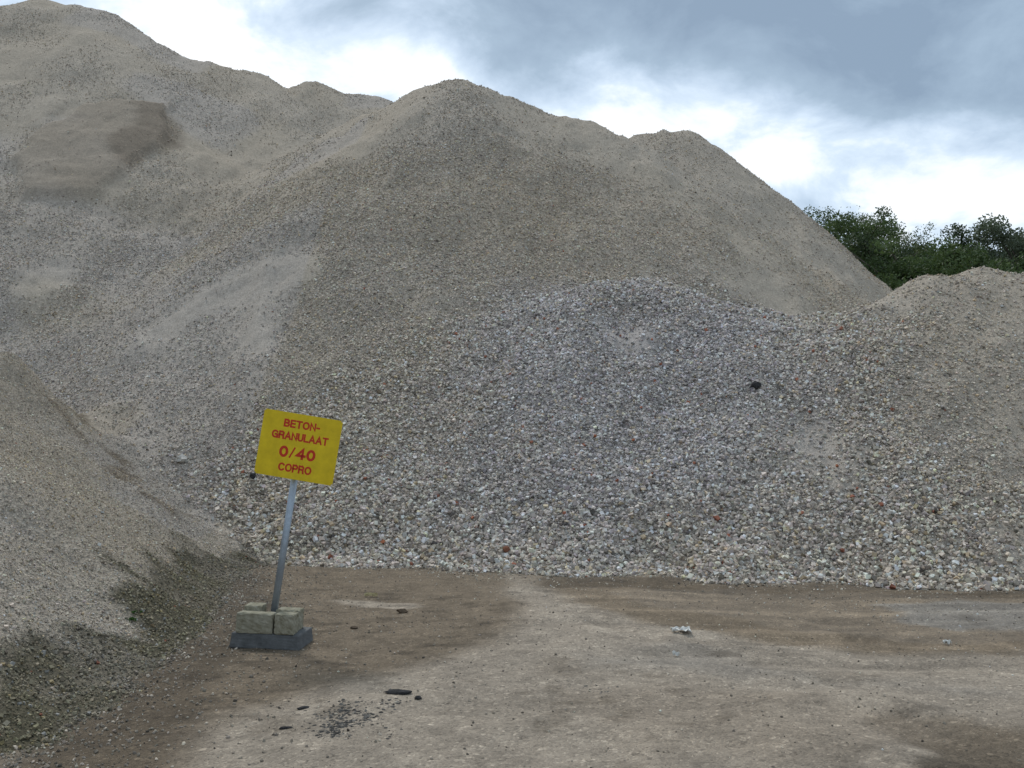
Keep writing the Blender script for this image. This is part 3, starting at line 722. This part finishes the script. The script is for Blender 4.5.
def tree(px, py, Y, w, kind, label, n=6500, lobes=None):
    n = int(n * 3.4)
    top = at_d(px, py + (9 if px < 860 else 17), Y); H = top[2]
    t = empty('birch_tree' if kind == 'birch' else 'broadleaf_tree', (top[0], Y, 0)); tag(t, label, 'tree', 'trees beyond the heaps')
    bm = bmesh.new(); pts = []; r = []
    for i in range(9):
        f = i / 8; pts.append(Vector((random.uniform(-.12, .12) * f * 3, random.uniform(-.12, .12) * f * 3, H * .96 * f))); r.append(.22 * (H / 14) * (1 - f) ** .8 + .02)
    tube(bm, pts, r, 8)
    limbs = []
    nl = 22
    for k in range(nl):
        f = .22 + .74 * (k + random.random()) / nl
        base = Vector(pts[0]).lerp(pts[8], 0); i = min(int(f * 8), 7); base = pts[i].lerp(pts[i + 1], f * 8 - i)
        a = k * 2.4 + random.uniform(-.4, .4)
        prof = math.sin(math.pi * min(1, (1 - f) * 1.15 + .05)) ** .6
        L = w * .5 * prof * random.uniform(.75, 1.15) + .4
        up = random.uniform(.35, 1.25) * L
        e = base + Vector((math.cos(a) * L, math.sin(a) * L, up)); mdl = base.lerp(e, .5) + Vector((0, 0, .1 * L))
        tube(bm, [base, mdl, e], [.07 * (1 - f) + .025, .035, .012], 5); limbs.append((base, mdl, e, L))
    bm_obj('trunk', bm, M_BIRCHBARK if kind == 'birch' else M_BARK, t, True)
    # leaf clumps along limbs
    cl = []
    for (b0, m0, e0, L) in limbs:
        for q in range(6):
            f = .3 + .75 * random.random(); p = (b0.lerp(m0, f * 2) if f < .5 else m0.lerp(e0, f * 2 - 1)) + Vector([random.gauss(0, .32) for _ in range(3)])
            cl.append((p, random.uniform(.35, .85)))
    for q in range(8):
        cl.append((Vector((random.gauss(0, .28), random.gauss(0, .28), H - random.uniform(-.3, 1.8))), random.uniform(.12, .4)))
    cc = np.array([c[0][:] for c in cl]); cr = np.array([c[1] for c in cl])
    wt = cr ** 2; idx = rng.choice(len(cl), n, p=wt / wt.sum())
    d = rng.normal(size=(n, 3)); d /= np.linalg.norm(d, axis=1)[:, None]; rad = rng.random(n) ** .45
    P = cc[idx] + d * (rad * cr[idx])[:, None] * np.array([1, 1, .75])
    s = rng.uniform(.034, .072, n)
    if kind == 'birch':   # hanging sprays
        drop = rng.random(n) < .55
        P[drop, 2] -= rng.random(drop.sum()) ** 1.2 * 1.5
    if kind == 'birch': s *= .8
    q = np.array([(-.5, -1, 0), (.5, -1, 0), (.45, 1, .15), (-.45, 1, .15)])[None] * s[:, None, None]
    V = np.einsum('nij,nkj->nki', rand_rot(n), q) + P[:, None]
    V[..., 2] = np.maximum(V[..., 2], .3)
    tint = np.repeat(np.clip(.5 + (np.random.default_rng(int(px)).normal(0, .25, len(cl)))[idx] + rng.normal(0, .12, n), 0, 1), 4)
    np_mesh('crown', V.reshape(-1, 3), np.arange(4 * n).reshape(n, 4), M_LEAF[kind], t, 4, False, dict(tint=tint))
TREES = [
 (815, 222, 50, 3.6, 'mid', 'small green tree first beside the flank of the large heap', 4000),
 (797, 205, 52, 3.4, 'birch', 'thin birch top just showing over the flank of the large heap', 1600),
 (826, 216, 56, 3.6, 'birch', 'sparse birch second from the heap flank', 2600),
 (848, 214, 50, 5.0, 'mid', 'bushy mid green tree rising beside the heap flank', 8000),
 (872, 208, 54, 4.6, 'birch', 'full birch with a tuft on top, left of the slender birch', 8000),
 (893, 214, 49, 3.2, 'birch', 'slender birch with hanging sprays, standing highest in the middle of the wood', 6500),
 (915, 248, 44, 5.5, 'mid', 'low rounded bright green tree in front of the darker crowns', 9000),
 (934, 230, 55, 5.0, 'dark', 'dark leafy tree above the low pointed heap', 8500),
 (957, 235, 53, 4.2, 'dark', 'dark leafy tree between the two low heaps', 8000),
 (986, 234, 50, 4.0, 'dark', 'dark tree with an upright tuft above the low round heap', 7500),
 (1018, 224, 46, 5.2, 'grey', 'pale grey green tree cut by the right edge of the photo', 9000),
 (1000, 252, 42, 4.6, 'mid', 'low green tree just behind the low round heap', 8000),
 (880, 246, 46, 4.5, 'dark', 'dark shrubby tree under the birches beside the heap flank', 8000),
 (962, 258, 41, 4.6, 'mid', 'low green tree filling the gap between the two low heaps', 8000),
 (1060, 235, 50, 5.5, 'dark', 'dark tree mostly beyond the right edge, its crown behind the pale grey green one', 4000),
]
for a in TREES: tree(*a)

def weed(px, py, n, s, label):
    p = hit(px, py); bm = bmesh.new()
    for k in range(n):
        a = random.uniform(0, 6.28); L = s * random.uniform(.6, 1.2); d = Vector((math.cos(a), math.sin(a), 0)); wv = Vector((-d.y, d.x, 0)) * L * .16
        b0 = Vector((random.gauss(0, s * .5), random.gauss(0, s * .35), 0))
        m = b0 + d * L * .45 + Vector((0, 0, L * .6)); e = b0 + d * L + Vector((0, 0, L * .45))
        v = [bm.verts.new(c) for c in (b0 - wv * .3, b0 + wv * .3, m + wv, e, m - wv)]
        bm.faces.new(v)
    o = bm_obj('weed', bm, M_WEED); o.location = (p[0], p[1], p[2] - .01); tag(o, label, 'weed')
M_WEED = leaf_mat('weed_leaves', (.04, .09, .02), (.08, .17, .035), 10)
weed(128, 620, 30, .05, 'small bright green weed in the damp gravel left of the sign footing')
weed(134, 612, 12, .035, 'tiny green weed just above the larger weed in the damp gravel')
weed(556, 571, 22, .05, 'small green tuft of weed at the foot of the grey bank')

# ------------------------------------------------------------------ sky, sun, camera
w = bpy.data.worlds.new('World'); SC.world = w; w.use_nodes = True
nt = w.node_tree; L = nt.links.new; bg = nt.nodes['Background']
SUN_EL, SUN_AZ = math.radians(52), math.radians(-25)    # sun high, behind the thin cloud, towards the camera's left front
sky = nt.nodes.new('ShaderNodeTexSky'); sky.sky_type = 'NISHITA'; sky.sun_disc = False
sky.sun_elevation = SUN_EL; sky.sun_rotation = SUN_AZ; sky.dust_density = 2
tc = nt.nodes.new('ShaderNodeTexCoord'); D = tc.outputs['Generated']
sep = nt.nodes.new('ShaderNodeSeparateXYZ'); L(D, sep.inputs[0])
# clouds as a layer overhead: direction / height gives a flat cloud deck
zc = math_n(nt, 'ADD', math_n(nt, 'MAXIMUM', sep.outputs[2], 0.0), .42)
cx = math_n(nt, 'DIVIDE', sep.outputs[0], zc); cy = math_n(nt, 'DIVIDE', sep.outputs[1], zc)
cmb = nt.nodes.new('ShaderNodeCombineXYZ'); L(cx, cmb.inputs[0]); L(cy, cmb.inputs[1])
def cnoise(scale, detail, rough, off, dist=.0):
    mp = nt.nodes.new('ShaderNodeMapping'); mp.inputs['Location'].default_value = off; L(cmb.outputs[0], mp.inputs[0])
    n = nt.nodes.new('ShaderNodeTexNoise'); n.inputs['Scale'].default_value = scale; n.inputs['Detail'].default_value = detail
    n.inputs['Roughness'].default_value = rough; n.inputs['Distortion'].default_value = dist; L(mp.outputs[0], n.inputs[0]); return n.outputs[0]
big = cnoise(1.5, 2, .5, (3.1, 1.7, 0)); fine = cnoise(5.5, 12, .60, (0.4, 5.2, 0), .25)
# where the cloud masses stand: directions in the sky
warp = math_n(nt, 'MULTIPLY', math_n(nt, 'SUBTRACT', fine, .5), 1.15)
def mass(px, py, sx, sy, amt):
    """a soft bank of cloud around one direction of the sky"""
    d = ray(px, py); d = d / np.linalg.norm(d)
    az = math.atan2(d[0], d[1]); el = math.asin(d[2])
    a = math_n(nt, 'ARCTAN2', sep.outputs[0], sep.outputs[1]); e = math_n(nt, 'ARCSINE', sep.outputs[2])
    u = math_n(nt, 'DIVIDE', math_n(nt, 'SUBTRACT', a, az), sx / F); v = math_n(nt, 'DIVIDE', math_n(nt, 'SUBTRACT', e, el), sy / F)
    r2 = math_n(nt, 'ADD', math_n(nt, 'MULTIPLY', u, u), math_n(nt, 'MULTIPLY', v, v))
    return math_n(nt, 'MULTIPLY', math_n(nt, 'EXPONENT', math_n(nt, 'MULTIPLY', r2, -1.0)), amt)
dens = math_n(nt, 'ADD', .42, math_n(nt, 'MULTIPLY', math_n(nt, 'SUBTRACT', big, .5), .35))
for a in [(790, -50, 320, 95, .46), (880, 58, 200, 52, .38), (1010, 95, 120, 45, .22), (600, 10, 140, 50, .24), (520, 85, 40, 45, .18), (340, 12, 60, 40, .14),
          (640, 95, 90, 40, -.46), (720, 128, 80, 26, -.30), (800, 165, 110, 26, -.28), (180, 20, 120, 60, -.40), (405, 68, 80, 30, -.30), (985, 208, 100, 32, -.44), (910, 130, 90, 18, -.22), (890, 168, 60, 16, .08)]:
    dens = math_n(nt, 'ADD', dens, mass(*a))
dens = math_n(nt, 'ADD', dens, math_n(nt, 'MULTIPLY', warp, 1.15))
ccol = ramp(nt, dens, [(.02, (.98, .98, .98)), (.22, (.80, .86, .92)), (.33, (.60, .71, .83)), (.48, (.46, .57, .70)), (.66, (.32, .42, .53)), (1.0, (.22, .30, .40))])
skyc = mixc(nt, 1.0, sky.outputs[0], (.10, .10, .10), 'MULTIPLY')
low = ramp(nt, sep.outputs[2], [(.0, .0), (.02, 1.0)])
mixed = mixc(nt, .93, skyc, ccol)
L(mixed, bg.inputs['Color']); bg.inputs['Strength'].default_value = 1.0

sun = bpy.data.lights.new('sun', 'SUN'); sun.energy = 1.5; sun.angle = math.radians(12); sun.color = (1, .96, .9)
so = link(bpy.data.objects.new('sun', sun))
sd = Vector((math.sin(SUN_AZ) * math.cos(SUN_EL), math.cos(SUN_AZ) * math.cos(SUN_EL), math.sin(SUN_EL)))
so.rotation_mode = 'QUATERNION'; so.rotation_quaternion = sd.to_track_quat('Z', 'Y'); so.location = (0, 0, 30)

cam = bpy.data.cameras.new('camera'); cam.sensor_width = 36; cam.lens = 36 * F / 1024; cam.clip_end = 3000; cam.clip_start = .05
co = link(bpy.data.objects.new('camera', cam)); co.location = (0, 0, CAMZ); co.rotation_euler = (math.pi / 2 + PITCH, 0, 0)
SC.camera = co
SC.view_settings.view_transform = 'Standard'; SC.view_settings.look = 'None'; SC.view_settings.gamma = 1; SC.view_settings.exposure = .33
SC.render.engine = 'CYCLES'
